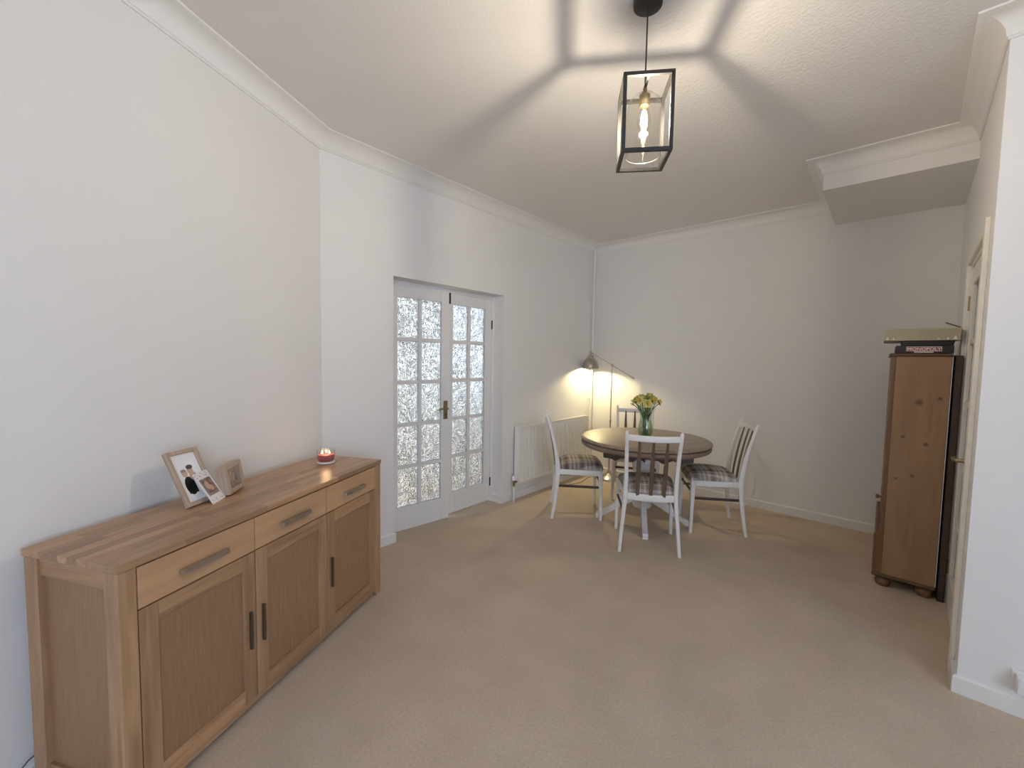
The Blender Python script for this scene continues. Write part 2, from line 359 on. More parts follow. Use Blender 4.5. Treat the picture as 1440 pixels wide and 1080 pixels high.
# skirting boards
SK, ST = 0.078, 0.015
sprof = [(-0.004, -0.01), (ST, -0.01), (ST, SK-0.008), (ST-0.006, SK), (-0.004, SK)]
def skirt(name, pts, label): struct(miter_sweep(pts, sprof, False).build(name, 'gloss'), label, 'skirting board')
skirt('baseboard_left_angled', [pAe, pK, Vector((0, DL)), Vector((-0.125, DL))], 'white skirting board behind the sideboard, ending at the double doors')
skirt('baseboard_left', [Vector((-0.125, DR)), Vector((0, DR)), pO, pCD, pCD+(pDE-pCD).normalized()*(OP0-0.07)], 'white skirting board below the radiator and round the back wall')
dD = (pDE-pCD).normalized()
skirt('baseboard_right', [pCD+dD*(OP1+0.07), pDE, pE, pR], 'white skirting board wrapping the corner beside the cream door')

# ------------------------------------------------------------------ doors
def door_leaf(name, parent, w, z0, z1, thick, stile, top, bottom, rows, mat, pane_mat='obscured'):
    """local: x along width from the hinge, y=0 front face, +y behind"""
    g0, g1 = z0+bottom, z1-top; bar = 0.032
    mb = MB(); t = thick; b = 0.003
    mb.box(0, stile, 0, t, z0, z1, b); mb.box(w-stile, w, 0, t, z0, z1, b)
    mb.box(stile, w-stile, 0.001, t-0.001, z0, g0, b); mb.box(stile, w-stile, 0.001, t-0.001, g1, z1, b)
    pw = (w-2*stile-bar)/2; ph = (g1-g0-bar*(rows-1))/rows
    mb.box(stile+pw, stile+pw+bar, 0.004, t-0.004, g0, g1, b)
    for r in range(1, rows):
        z = g0+r*ph+(r-1)*bar
        for c in range(2): x = stile+c*(pw+bar); mb.box(x, x+pw, 0.004, t-0.004, z, z+bar, b)
    leaf = mb.build(name, mat, parent)
    pm = MB(); pm.box(-0.004, pw+0.004, t*0.5-0.003, t*0.5+0.003, -0.004, ph+0.004)
    first = None
    for r in range(rows):
        for c in range(2):
            if first is None: o = first = pm.build('pane', pane_mat, leaf)
            else:
                o = first.copy(); COL.objects.link(o); o.parent = leaf
            o.location = (stile+c*(pw+bar), 0, g0+r*(ph+bar))
    return leaf
def lever_handle(leaf, x, z, direction, mat='brass', length=0.115):
    MB().box(x-0.021, x+0.021, -0.006, 0.0, z-0.085, z+0.075, 0.002).build('handle_plate', mat, leaf)
    mb = MB(); mb.tube([(x, -0.006, z+0.01), (x, -0.045, z+0.01), (x+direction*0.012, -0.052, z+0.01), (x+direction*length*0.6, -0.052, z+0.012), (x+direction*length, -0.050, z+0.004)], [0.011, 0.009, 0.009, 0.008, 0.006], 10)
    mb.build('lever', mat, leaf, smooth=True)
    MB().box(x-0.004, x+0.004, -0.0075, -0.0058, z-0.055, z-0.035).build('keyhole', 'rubber', leaf)
# French doors, in a reveal of the left wall: empty faces +x, local x runs along +y
fd = thing('door_1', 'white glazed double doors with frosted panes in a deep wall reveal', 'door', (0, 0, 0), kind='structure')
XF = -0.13; FJ = 0.03; LW = (DR-DL-2*FJ-0.006)/2; LZ1 = 2.002
mb = MB(); mb.box(XF-0.07, XF+0.006, DL, DL+FJ, 0, 2.04, 0.002); mb.box(XF-0.07, XF+0.006, DR-FJ, DR, 0, 2.04, 0.002); mb.box(XF-0.07, XF+0.006, DL+FJ, DR-FJ, LZ1+0.004, 2.04, 0.002)
mb.build('door_frame', 'gloss', fd)
# left leaf (hinged at DL side, slightly open into the room)
def leaf_obj(parent, w, hinge, ang, mirror, mat):
    lf = door_leaf('door_leaf', parent, w, 0.010, LZ1, 0.04, 0.086, 0.095, 0.195, 5, mat)
    lf.location = (hinge[0], hinge[1], 0); lf.rotation_euler = (0, 0, ang); return lf
l1 = leaf_obj(fd, LW, (XF, DL+FJ+0.002), pi/2-radians(6.5), False, 'gloss')
lever_handle(l1, LW-0.043, 0.985, -1)
MB().box(LW-0.012, LW+0.004, -0.006, 0.004, 1.90, 1.995, 0.001).build('bolt', 'bronze', l1)
l2 = leaf_obj(fd, LW, (XF, DR-FJ-0.002-LW), pi/2, False, 'gloss')
for z in (0.16, 1.72): MB().box(LW-0.006, LW+0.006, -0.010, 0.0, z, z+0.085, 0.001).build('hinge', 'bronze', l2)
# single door in the right wall (frame local: x along wall from CD towards DE, y = out of the room)
ang = math.atan2(dD.y, dD.x)
sd = thing('door_2', 'cream glazed door with brass lever handle beside the pine cabinet', 'door', (pCD.x, pCD.y, 0), ang, kind='structure')
mb = MB(); a = 0.062
mb.box(OP0-a, OP0+0.004, -0.018, 0.0, 0, 2.03+a, 0.003); mb.box(OP1-0.004, OP1+a, -0.018, 0.0, 0, 2.03+a, 0.003); mb.box(OP0, OP1, -0.018, 0.0, 2.026, 2.03+a, 0.003)
mb.build('architrave', 'cream', sd)
mb = MB(); mb.box(OP0, OP0+0.025, -0.002, TH, 0, 2.03, 0.002); mb.box(OP1-0.025, OP1, -0.002, TH, 0, 2.03, 0.002); mb.box(OP0+0.025, OP1-0.025, -0.002, TH, 2.005, 2.03, 0.002)
mb.build('door_frame', 'cream', sd)
w2 = OP1-OP0-0.056
l3 = door_leaf('door_leaf', sd, w2, 0.010, 2.001, 0.04, 0.095, 0.10, 0.20, 5, 'cream'); l3.location = (OP0+0.028, 0.004, 0)
lever_handle(l3, w2-0.045, 0.975, -1)
for z in (0.18, 1.76): MB().box(-0.010, 0.004, -0.008, 0.001, z, z+0.085, 0.001).build('hinge', 'brass', l3)

# spaces behind the doors
def v2(*a): return Vector(a)
hall = [v2(-0.2, -0.3), v2(-0.2, -3.5), v2(-1.9, -3.5), v2(-1.9, -0.3)]
wall('wall_hall_end', hall[1], hall[2], [(0.1, 1.6, 0.1, 2.4)], 'end wall of the hall with its window', th=0.1, mat='hall', e0=0.0, e1=0.1)
wall('wall_hall_far', hall[2], hall[3], [], 'cream hall wall seen through the frosted panes', th=0.1, mat='hall', e1=0.1)
wall('wall_hall_side', hall[3], hall[0], [(0.1, 1.5, 0.9, 2.3)], 'closing wall of the hall behind the double doors', th=0.1, mat='hall')
pas = [v2(3.42, -0.15), v2(4.6, -0.15), v2(4.6, -1.95), v2(3.3, -1.95)]
wall('wall_passage_end', pas[0], pas[1], [], 'inner wall of the passage behind the cream door', th=0.1, mat='hall')
wall('wall_passage_side', pas[1], pas[2], [(0.3, 1.5, 0.8, 2.1)], 'passage wall with an added window behind the cream door', th=0.1, mat='hall')

# windows (daylight)
def window(name, label, c, ang, w, z0, z1, cols):
    o = thing(name, label, 'window', (c[0], c[1], 0), ang, kind='structure'); f = 0.055
    mb = MB(); mb.box(-w/2, w/2, 0, 0.07, z0, z0+f); mb.box(-w/2, w/2, 0, 0.07, z1-f, z1); mb.box(-w/2, -w/2+f, 0, 0.07, z0+f, z1-f); mb.box(w/2-f, w/2, 0, 0.07, z0+f, z1-f)
    for k in range(1, cols): x = -w/2+w*k/cols; mb.box(x-f/2, x+f/2, 0, 0.07, z0+f, z1-f)
    mb.build('window_frame', 'gloss', o)
    for k in range(cols): x0 = -w/2+w*k/cols; MB().box(x0+f/2, x0+w/cols-f/2, 0.032, 0.036, z0+f, z1-f).build('pane', 'window', o)
    MB().box(-w/2-0.05, w/2+0.05, -0.12, 0.02, z0-0.03, z0, 0.004).build('window_sill', 'gloss', o)
    return o
wc = (6.28, pE.y-4.05)
window('window_1', 'wide white daylight window in the side wall of the living area', wc, -pi/2, 3.0, 0.85, 2.5, 3)
window('window_2', 'white hall window behind the double doors', (-1.05, -3.53), pi, 1.5, 0.1, 2.4, 2)
window('added_window_4', 'second hall window added to brighten the double doors', (-1.1, -0.27), 0, 1.4, 0.9, 2.3, 2)  # unseen window added so more daylight reaches the frosted panes
portal('added_hall_daylight', (-1.1, -0.18, 1.6), (-pi/2, 0, 0), 1.4, 1.4)
window('added_window_3', 'white passage window added to light the cream door', (4.63, -1.05), -pi/2, 1.2, 0.8, 2.1, 2)  # unseen window added to light the single door's panes from behind
portal('window_daylight', (6.42, wc[1], 1.675), (pi/2, 0, pi/2), 3.0, 1.65)
portal('hall_daylight', (-1.05, -3.62, 1.25), (pi/2, 0, 0), 1.5, 2.3)
portal('added_passage_daylight', (4.72, -1.05, 1.45), (pi/2, 0, pi/2), 1.2, 1.3)

# ------------------------------------------------------------------ sideboard
SA = 0.4602; SL, SD, SH = 1.374, 0.412, 0.818
# local x: from the near end (0) to the far end (SL) along the front; y: 0 front .. SD back
sb = thing('sideboard', 'long oak sideboard with three drawers over three cupboard doors', 'sideboard', (1.157, -4.617, 0), SA+pi/2)
TT = 0.024; PW = 0.055
top = MB().box(0.002, SL-0.002, 0.002, SD-0.002, SH-TT, SH-TT+0.003).build('top', 'oak_x', sb)
rows = 10; sw = SD/rows; k = 0
for r in range(rows):
    x = 0.0; first = True
    while x < SL-1e-6:
        ln = random.uniform(0.10, 0.42) if first else random.uniform(0.30, 0.52); first = False
        x1 = x+ln
        if SL-x1 < 0.12: x1 = SL
        o = MB().box(0, x1-x-0.0003, 0, sw-0.0002, 0, TT-0.003, 0.0004).build('stave', 'oak_stave', top); o.location = (x, r*sw, SH-TT+0.003); x = x1
for x in (0, SL-PW):
    for y in (0.004, SD-0.06): MB().box(x+0.003, x+PW, y, y+0.056, 0, SH-TT, 0.003).build('leg', 'oak_z', sb)
for x, e in ((0.003, 1), (SL-0.003, -1)):
    xs = sorted((x+e*0.010, x+e*0.045)); 
    MB().box(*xs, 0.06, SD-0.06, 0.735, SH-TT).build('end_rail', 'oak_y', sb); MB().box(*xs, 0.06, SD-0.06, 0.05, 0.11).build('end_rail', 'oak_y', sb)
    xs = sorted((x+e*0.020, x+e*0.035)); MB().box(*xs, 0.06, SD-0.06, 0.11, 0.735).build('end_panel', 'oak_panel', sb)
MB().box(PW+0.001, SL-PW-0.001, 0.0225, SD-0.02, 0.045, SH-TT-0.002).build('carcass', 'shadow', sb)
MB().box(PW, SL-PW, 0.010, 0.03, 0.026, 0.050).build('plinth_rail', 'oak_x', sb)
ew = (SL-2*PW)/3
for i in range(3):
    x0, x1 = PW+ew*i+0.0022, PW+ew*(i+1)-0.0022
    d = MB().box(x0, x1, 0.004, 0.020, 0.658, SH-TT-0.006, 0.0012).build('drawer', 'oak_drawer', sb)
    cx = (x0+x1)/2
    hb = MB(); hb.prism([(cx-0.086, 0.0), (cx+0.086, 0.0), (cx+0.081, -0.018), (cx-0.081, -0.018)], 0.7065, 0.7225, 'XY'); hb.build('handle', 'steel', d)
    sw_ = 0.056
    dm = MB(); dm.box(x0, x0+sw_, 0.004, 0.022, 0.053, 0.653, 0.0015); dm.box(x1-sw_, x1, 0.004, 0.022, 0.052, 0.653, 0.0015)
    dr = dm.build('door', 'oak_z', sb)
    MB().box(x0+sw_, x1-sw_, 0.0045, 0.022, 0.596, 0.653, 0.001).build('rail', 'oak_x', dr); MB().box(x0+sw_, x1-sw_, 0.0045, 0.022, 0.052, 0.112, 0.001).build('rail', 'oak_x', dr)
    MB().box(x0+sw_, x1-sw_, 0.012, 0.018, 0.110, 0.598).build('panel', 'oak_panel', dr)
    hx = x1-0.028 if i == 0 else x0+0.028
    MB().box(hx-0.0045, hx+0.0045, -0.010, 0.004, 0.268, 0.420, 0.001).build('handle', 'handle_dark', dr)
MB().box(PW, SL-PW, SD-0.012, SD-0.004, 0.05, SH-TT).build('back_panel', 'oak_panel', sb)

# thin lead behind the sideboard
cb = MB(); cb.tube([(0.800, -4.868, 0.004), (0.797, -4.855, 0.05), (0.789, -4.836, 0.085), (0.779, -4.820, 0.100), (0.772, -4.808, 0.110), (0.766, -4.797, 0.113), (0.730, -4.735, 0.112), (0.69, -4.66, 0.07), (0.68, -4.64, 0.004)], 0.0025, 6)
tag(cb.build('power_lead', 'grey', smooth=True), 'thin grey lead curling behind the sideboard leg', 'cable')

# ------------------------------------------------------------------ photo frames, card, candle (on the sideboard)
def panel_frame(name, label, cat, x, y, yaw, w, h, lean, depth, bar, z=SH, box=False):
    o = thing(name, label, cat, (x, y, z+depth*sin(lean)+0.0005), yaw); o.rotation_euler = (-lean, 0, yaw)
    o.rotation_mode = 'XYZ'
    # local: x right, y behind, z up ; rotate about local x by lean (leans back)
    mb = MB(); mb.box(0, bar, 0, depth, 0, h, 0.0015); mb.box(w-bar, w, 0, depth, 0, h, 0.0015); mb.box(bar, w-bar, 0, depth, 0, bar, 0.0015); mb.box(bar, w-bar, 0, depth, h-bar, h, 0.0015)
    mb.build('frame', 'frame_w', o); return o
pf = panel_frame('framed_photo', 'tall pale wooden picture frame holding a photo of two people', 'picture frame', 0.748, -4.364, 2.144, 0.146, 0.237, 0.46, 0.016, 0.017)
MB().box(0.015, 0.131, 0.010, 0.013, 0.015, 0.222).build('print_sheet', 'paper', pf)
def blob(mb, cx, cz, rx, rz, y, n=14):
    mb.add([(cx+rx*cos(2*pi*k/n), y, cz+rz*sin(2*pi*k/n)) for k in range(n)], [tuple(range(n))])
mb = MB(); yy = 0.0096
mb.cur = 0; blob(mb, 0.058, 0.083, 0.023, 0.040, yy); mb.add([(0.040, yy, 0.05), (0.082, yy, 0.05), (0.080, yy, 0.10), (0.038, yy, 0.095)], [(0, 1, 2, 3)])
mb.cur = 1; blob(mb, 0.052, 0.138, 0.013, 0.017, yy-0.0002); blob(mb, 0.080, 0.146, 0.013, 0.018, yy-0.0002); blob(mb, 0.085, 0.120, 0.017, 0.018, yy-0.0001)
mb.cur = 2; blob(mb, 0.082, 0.160, 0.015, 0.010, yy-0.0004)
mb.cur = 3; blob(mb, 0.050, 0.149, 0.012, 0.007, yy-0.0004)
mb.build('photo_couple', ['cloth', 'skin', 'hair', 'blond'], pf)
MB().prism([(0.016, 0.010), (0.016, 0.20), (0.066, 0.026)], 0.060, 0.086, 'YZ').build('easel_back', 'frame_w', pf)
pb = panel_frame('framed_snapshot', 'small deep pale wooden frame with a dark group photo', 'picture frame', 0.685, -4.203, 2.474, 0.150, 0.126, 0.18, 0.040, 0.020)
MB().box(0.018, 0.132, 0.020, 0.023, 0.018, 0.108).build('print_sheet', 'dusk', pb)
mb = MB(); yy = 0.0196
for cx, cz, rx, rz, c in ((0.05, 0.062, 0.016, 0.028, 0), (0.078, 0.058, 0.013, 0.025, 0), (0.100, 0.058, 0.012, 0.022, 0), (0.05, 0.086, 0.008, 0.010, 1), (0.077, 0.080, 0.007, 0.009, 1)):
    mb.cur = c; blob(mb, cx, cz, rx, rz, yy)
mb.cur = 2; mb.add([(0.02, yy+0.0001, 0.02), (0.13, yy+0.0001, 0.02), (0.13, yy+0.0001, 0.042), (0.02, yy+0.0001, 0.036)], [(0, 1, 2, 3)])
mb.build('photo_group', ['sand', 'skin', 'sepia'], pb)
MB().box(0.018, 0.132, 0.006, 0.008, 0.018, 0.108).build('pane', 'glass_soft', pb)
MB().box(0.016, 0.134, 0.026, 0.034, 0.016, 0.110).build('backing', 'frame_w', pb)
pc = thing('photo_card', 'white speckled card with a sepia photo leaning on the tall frame', 'card', (0.7475, -4.2815, SH), 2.416); pc.rotation_euler = (-0.56, 0, 2.416)
MB().box(0, 0.094, 0, 0.0015, 0.001, 0.146).build('card_sheet', 'paper', pc)
mb = MB(); mb.cur = 0; mb.add([(0.012, -0.0004, 0.036), (0.084, -0.0004, 0.036), (0.084, -0.0004, 0.114), (0.012, -0.0004, 0.114)], [(0, 1, 2, 3)])
mb.cur = 1; blob(mb, 0.040, 0.082, 0.014, 0.020, -0.0007); blob(mb, 0.056, 0.066, 0.012, 0.014, -0.0007)
mb.cur = 2; blob(mb, 0.030, 0.096, 0.010, 0.011, -0.0006); blob(mb, 0.060, 0.082, 0.009, 0.010, -0.0006); blob(mb, 0.046, 0.052, 0.024, 0.006, -0.0006)
mb.cur = 3
for k in range(46):
    x, z = (random.uniform(0.003, 0.085), random.choice([random.uniform(0.118, 0.143), random.uniform(0.118, 0.143), random.uniform(0.004, 0.018)]))
    blob(mb, x, z, 0.0014, 0.0020, -0.0005, 6)
mb.build('card_print', ['sepia', 'skin', 'plum', 'speck'], pc)
cn = thing('candle_jar', 'lit red candle in a clear glass jar on the sideboard', 'candle', (0.392, -3.648, SH))
MB().lathe([(0.0, 0.0), (0.044, 0.0), (0.049, 0.002), (0.050, 0.006), (0.046, 0.011), (0.0, 0.012)], 40).build('jar_foot', 'jarfoot', cn, smooth=True)
MB().lathe([(0.040, 0.012), (0.046, 0.020), (0.049, 0.040), (0.0495, 0.076), (0.0475, 0.076), (0.0465, 0.040)], 40).build('jar', 'glass', cn, smooth=True)
MB().lathe([(0.0, 0.013), (0.037, 0.0135), (0.043, 0.020), (0.046, 0.036), (0.0462, 0.050), (0.042, 0.0485), (0.0, 0.047)], 40).build('wax', 'wax', cn, smooth=50)
for k in range(3):
    a = 2*pi*k/3+0.5; wx, wy = 0.022*cos(a), 0.022*sin(a)
    wk = MB(); wk.tube([(wx, wy, 0.046), (wx, wy, 0.056)], 0.0012, 6); wk.build('wick', 'rubber', cn)
    MB().lathe([(0.0, 0.053), (0.0035, 0.055), (0.0048, 0.059), (0.0030, 0.066), (0.0, 0.073)], 12, (wx, wy, 0)).build('flame', 'flame', cn, smooth=True)
pl = bpy.data.lights.new('candle_light', 'POINT'); pl.energy = CANDLE_W; pl.color = (1, 0.62, 0.30); pl.shadow_soft_size = 0.02
po = bpy.data.objects.new('candle_light', pl); COL.objects.link(po); po.location = (0.392, -3.648, SH+0.085)

# ------------------------------------------------------------------ dining table
TX, TY, TR, TZ = 1.224, -1.188, 0.555, 0.761
PHI = math.atan2(0.376, 0.680)
tb = thing('dining_table', 'round brown topped dining table on a white pedestal', 'table', (TX, TY, 0), PHI)
top_p = [(0.0, TZ), (TR-0.030, TZ), (TR-0.014, TZ-0.003), (TR-0.004, TZ-0.010), (TR, TZ-0.018), (TR-0.003, TZ-0.024)]
MB().lathe(top_p+[(0.0, TZ-0.024)], 96).build('table_top', 'table', tb, smooth=25)
rim_p = [(TR-0.030, TZ-0.024), (TR-0.026, TZ-0.025), (TR-0.024, TZ-0.032), (TR-0.010, TZ-0.036), (TR-0.007, TZ-0.042), (TR-0.007, TZ-0.060), (TR-0.013, TZ-0.070), (TR-0.024, TZ-0.076), (TR-0.050, TZ-0.077), (TR-0.05, TZ-0.024)]
MB().lathe(rim_p, 96).build('rim', 'rim', tb, smooth=25)
# scalloped dark under-frame: four boards in a square round the column
for k in range(4):
    m = MB(); Lh = 0.35; pts = [(-Lh, TZ-0.026), (Lh, TZ-0.026), (Lh, TZ-0.115)]
    for q in range(0, 25):
        t = 1-2*q/24; pts.append((Lh*0.96*t, TZ-0.132-0.016*cos(t*5.2*pi)*(1 if abs(t) < 0.8 else 0.3)-0.008*(1-abs(t))))
    pts.append((-Lh, TZ-0.115)); m.prism(pts, 0.331, 0.349); o = m.build('apron', 'darkwood', tb); o.rotation_euler = (0, 0, k*pi/2)
MB().box(-0.02, 0.035, -0.385, -0.350, TZ-0.150, TZ-0.115, 0.003).build('leaf_catch', 'plastic', tb)
col_p = [(0.0, 0.14), (0.075, 0.14), (0.085, 0.16), (0.085, 0.34), (0.070, 0.36), (0.060, 0.40), (0.085, 0.46), (0.095, 0.52), (0.085, 0.58), (0.065, 0.61), (0.075, 0.63), (0.12, 0.645), (0.16, 0.655), (0.16, TZ-0.025), (0, TZ-0.025)]
MB().lathe(col_p, 40).build('pedestal', 'chair', tb, smooth=35)
for k in range(4):
    m = MB(); up_ = []; lo = []
    for q in range(15):
        t = q/14; r = 0.07+0.325*t
        zu = 0.335*(1-t)**1.7+0.058+0.020*sin(pi*t*1.0)*0 + (0.0 if t < 0.8 else -0.012*((t-0.8)/0.2))
        zl = 0.19*(1-t)**1.3*(1 if t < 1 else 1)+0.0 + 0.018*sin(pi*min(1, max(0, t)))
        if t > 0.88: zl = 0.0
        up_.append((r, zu)); lo.append((r, zl))
    poly = up_+[(0.402, 0.030), (0.398, 0.0)]+lo[::-1]
    m.prism(poly, -0.021, 0.021); o = m.build('foot', 'chair', tb); o.rotation_euler = (0, 0, k*pi/2)

# ------------------------------------------------------------------ dining chairs
def make_chair():
    c = thing('dining_chair', '', 'chair', group='white dining chairs round the table')
    AX, AY, AZ = (1, 0, 0), (0, 1, 0), (0, 0, 1)
    for s in (-1, 1):
        m = MB()
        zz = [0.0, 0.10, 0.20, 0.30, 0.38, 0.44, 0.52, 0.62, 0.74, 0.86, 0.915, 0.930]
        xx = [0.214, 0.207, 0.199, 0.190, 0.184, 0.181, 0.180, 0.181, 0.184, 0.188, 0.190, 0.1905]
        yy = [-0.222, -0.205, -0.192, -0.182, -0.178, -0.177, -0.183, -0.199, -0.228, -0.262, -0.278, -0.282]
        ra = [0.0125, 0.0135, 0.0145, 0.0155, 0.0165, 0.017, 0.0165, 0.0155, 0.0145, 0.0135, 0.0125, 0.007]
        rb = [0.0125, 0.0145, 0.017, 0.020, 0.023, 0.0235, 0.021, 0.017, 0.0145, 0.0125, 0.0115, 0.006]
        m.loft([(s*x, y, z) for x, y, z in zip(xx, yy, zz)], AX, AY, ra, rb, 12, 3.5); m.build('leg', 'chair', c, smooth=50)
        m = MB(); m.loft([(s*0.222, 0.212, 0), (s*0.219, 0.208, 0.22), (s*0.214, 0.204, 0.40), (s*0.214, 0.204, 0.446)], AX, AY, [0.0125, 0.0155, 0.019, 0.019], [0.0125, 0.0155, 0.019, 0.019], 12, 4); m.build('leg', 'chair', c, smooth=50)
        m = MB(); m.loft([(s*0.184, -0.170, 0.420), (s*0.213, 0.200, 0.422)], AX, AZ, 0.0105, 0.024, 12, 6); m.build('side_rail', 'chair', c, smooth=50)
        m = MB(); m.loft([(s*0.191, -0.180, 0.295), (s*0.216, 0.204, 0.297)], AX, AZ, 0.007, 0.0115, 10, 4); m.build('stretcher', 'darkwood', c, smooth=50)
    m = MB(); m.loft([(-0.206, 0.207, 0.422), (0.206, 0.207, 0.422)], AY, AZ, 0.0105, 0.024, 12, 6); m.build('front_rail', 'chair', c, smooth=50)
    m = MB(); m.loft([(-0.200, 0.203, 0.340), (0.200, 0.203, 0.340)], AY, AZ, 0.007, 0.0115, 10, 4); m.build('stretcher', 'darkwood', c, smooth=50)
    # curved rear rail and top rail (bowed backwards in the middle)
    def bow(z, y, hw, d, ra, rb, nm):
        m = MB(); m.loft([(hw*t, y-d*(1-t*t), z-0.004*(1-t*t)) for t in [k/5-1 for k in range(11)]], AY, AZ, ra, rb, 12, 4.5); m.build(nm, 'chair', c, smooth=50)
    bow(0.418, -0.178, 0.172, 0.016, 0.011, 0.027, 'rear_rail')
    bow(0.878, -0.268, 0.180, 0.024, 0.0095, 0.023, 'top_rail')
    for sx, st in ((-0.094, -0.098), (0, 0), (0.094, 0.098)):
        m = MB(); P = []; RA = []
        for k in range(11):
            t = k/10; z = 0.425+t*0.445
            y = -0.186-0.012*(1-(sx/0.18)**2) - 0.080*t**1.45
            P.append((sx+(st-sx)*t, y, z)); RA.append(0.0115+0.0050*sin(pi*min(1, t*1.25))-0.005*max(0, t-0.8)/0.2)
        m.loft(P, AX, AY, RA, 0.0048, 10, 5); m.build('slat', 'slat', c, smooth=50)
    # upholstered seat
    n = 22; vs = []; fs = []
    def foot(u, v):
        y = -0.160+(v+1)/2*0.400; hw = 0.176+(v+1)/2*0.046
        if v > 0.8: y -= 0.020*(abs(u)**3)*(v-0.8)/0.2
        return u*hw, y
    for j in range(n+1):
        for i in range(n+1):
            u = sin((i/n-0.5)*pi); v = sin((j/n-0.5)*pi)
            x, y = foot(u, v); d = max(0, (1-abs(u)**5)*(1-abs(v)**5))
            vs.append((x, y, 0.448+0.062*d**0.42+0.010*(1-u*u)*(1-v*v)))
    for j in range(n):
        for i in range(n): fs.append((j*(n+1)+i, j*(n+1)+i+1, (j+1)*(n+1)+i+1, (j+1)*(n+1)+i))
    ring = [i for i in range(n+1)] + [(j+1)*(n+1)-1 for j in range(1, n+1)] + [n*(n+1)+i for i in range(n-1, -1, -1)] + [j*(n+1) for j in range(n-1, 0, -1)]
    o0 = len(vs); cxm, cym = 0, 0.04
    for i in ring: x, y, z = vs[i]; vs.append((x*0.985, cym+(y-cym)*0.985, 0.436))
    R = len(ring)
    for k in range(R): fs.append((ring[k], ring[(k+1) % R], o0+(k+1) % R, o0+k))
    fs.append(tuple(o0+k for k in range(R)))
    MB().add(vs, fs).build('seat', 'plaid', c, smooth=60)
    return c
chair0 = make_chair()
spots = [
    (1.436, -1.573, (-0.4976, 0.868), 'white dining chair with plaid seat, its back to the open carpet'),
    (0.6455, -1.380, (0.797, 0.604), 'white dining chair with lamplit plaid seat beside the radiator'),
    (0.845, -0.546, (0.459, -0.888), 'white dining chair tucked in front of the floor lamp'),
    (1.706, -0.844, (-0.861, -0.511), 'white dining chair with plaid seat, its back toward the pine cabinet'),
]
for i, (x, y, f, lab) in enumerate(spots):
    o = chair0 if i == 0 else copy_tree(chair0)
    o.location = (x, y, 0); o.rotation_euler = (0, 0, math.atan2(f[1], f[0])-pi/2); o['label'] = lab

# ------------------------------------------------------------------ vase and daffodils
VX, VY = 1.204, -1.126
vz = thing('glass_vase', 'clear waisted glass vase of daffodils on the dining table', 'vase', (VX, VY, TZ))
vp = [(0.045, 0.0), (0.055, 0.006), (0.064, 0.030), (0.066, 0.062), (0.061, 0.100), (0.050, 0.142), (0.0485, 0.162), (0.053, 0.215), (0.061, 0.285)]
MB().lathe([(0, 0.0)]+vp+[(r-0.003, z) for r, z in vp[::-1] if z > 0.005]+[(0, 0.010)], 40).build('vase_body', 'vase_glass', vz, smooth=50)
MB().lathe([(0, 0.011)]+[(r-0.004, z) for r, z in vp if 0.005 < z < 0.15]+[(0.0, 0.1425)], 32).build('water', 'water', vz, smooth=50)
rnd = random.Random(3)
def daffodil(bx, by, top, size, bud=False, tilt=(0, 0)):
    o = thing('daffodil', 'yellow daffodil bud among the flowers in the vase' if bud else 'yellow daffodil bloom on a green stem in the vase', 'flower', (VX, VY, TZ), 0, 'daffodil buds in the glass vase' if bud else 'daffodils in the glass vase')
    p0 = Vector((-bx*0.35, -by*0.35, 0.014)); p3 = Vector((top[0], top[1], top[2])); nk = Vector((bx*0.7, by*0.7, 0.165))
    path = []
    for k in range(9):
        t = k/8; path.append((1-t)**2*p0+2*t*(1-t)*(nk*2-(p0+p3)/2)*1.0+t*t*p3)
    out = Vector((top[0], top[1], 0)); out = out.normalized() if out.length > 1e-4 else Vector((0, -1, 0))
    hd = (out*0.8+Vector((tilt[0], tilt[1], 0.35))).normalized()
    path.append(p3+hd*size*0.4)
    MB().tube(path, 0.0040, 6).build('stem', 'green', o, smooth=True)
    c = p3+hd*size*0.45; q = hd.to_track_quat('Z', 'Y').to_matrix()
    if bud:
        m = MB(); m.lathe([(0, -size*0.4), (size*0.24, -size*0.1), (size*0.26, size*0.25), (size*0.12, size*0.7), (0, size*0.85)], 10)
        m.v = [tuple(c+q @ Vector(v)) for v in m.v]; m.build('bud', 'petal', o, smooth=True); return
    m = MB()
    for k in range(6):
        a = k*pi/3; zoff = 0.002*(k % 2)
        for sgn in (1,):
            vs = []
            for j in range(6):
                t = j/5; wv = size*0.40*sin(pi*min(1, 0.12+t*0.88))**0.8+0.0005
                for w in (-1, 0, 1):
                    r = size*(0.10+0.95*t); lx, ly = r, w*wv*0.95; lz = zoff+size*(0.22*t*t-0.06*abs(w))
                    vs.append(c+q @ Vector((lx*cos(a)-ly*sin(a), lx*sin(a)+ly*cos(a), lz)))
            m.add(vs, [(j*3+w, j*3+w+1, j*3+w+4, j*3+w+3) for j in range(5) for w in range(2)])
    m.build('petals', 'petal', o, smooth=70)
    m = MB(); m.lathe([(size*0.10, 0.0), (size*0.26, size*0.05), (size*0.30, size*0.45), (size*0.36, size*0.62), (size*0.33, size*0.60), (size*0.26, size*0.42), (size*0.10, size*0.08)], 14)
    m.v = [tuple(c+q @ Vector(v)) for v in m.v]; m.build('trumpet', 'trumpet', o, smooth=50)
RX = Vector((cos(YAW), sin(YAW))); RYv = Vector((-sin(YAW), cos(YAW)))
heads = [(-0.088, 0.01, 0.300), (-0.062, -0.05, 0.318), (-0.034, 0.04, 0.330), (-0.008, -0.06, 0.292), (0.026, 0.02, 0.340), (0.046, -0.05, 0.326), (0.072, 0.03, 0.322), (0.090, -0.02, 0.306), (0.012, 0.07, 0.325), (0.056, 0.065, 0.340), (-0.052, 0.065, 0.312), (0.026, -0.02, 0.312)]
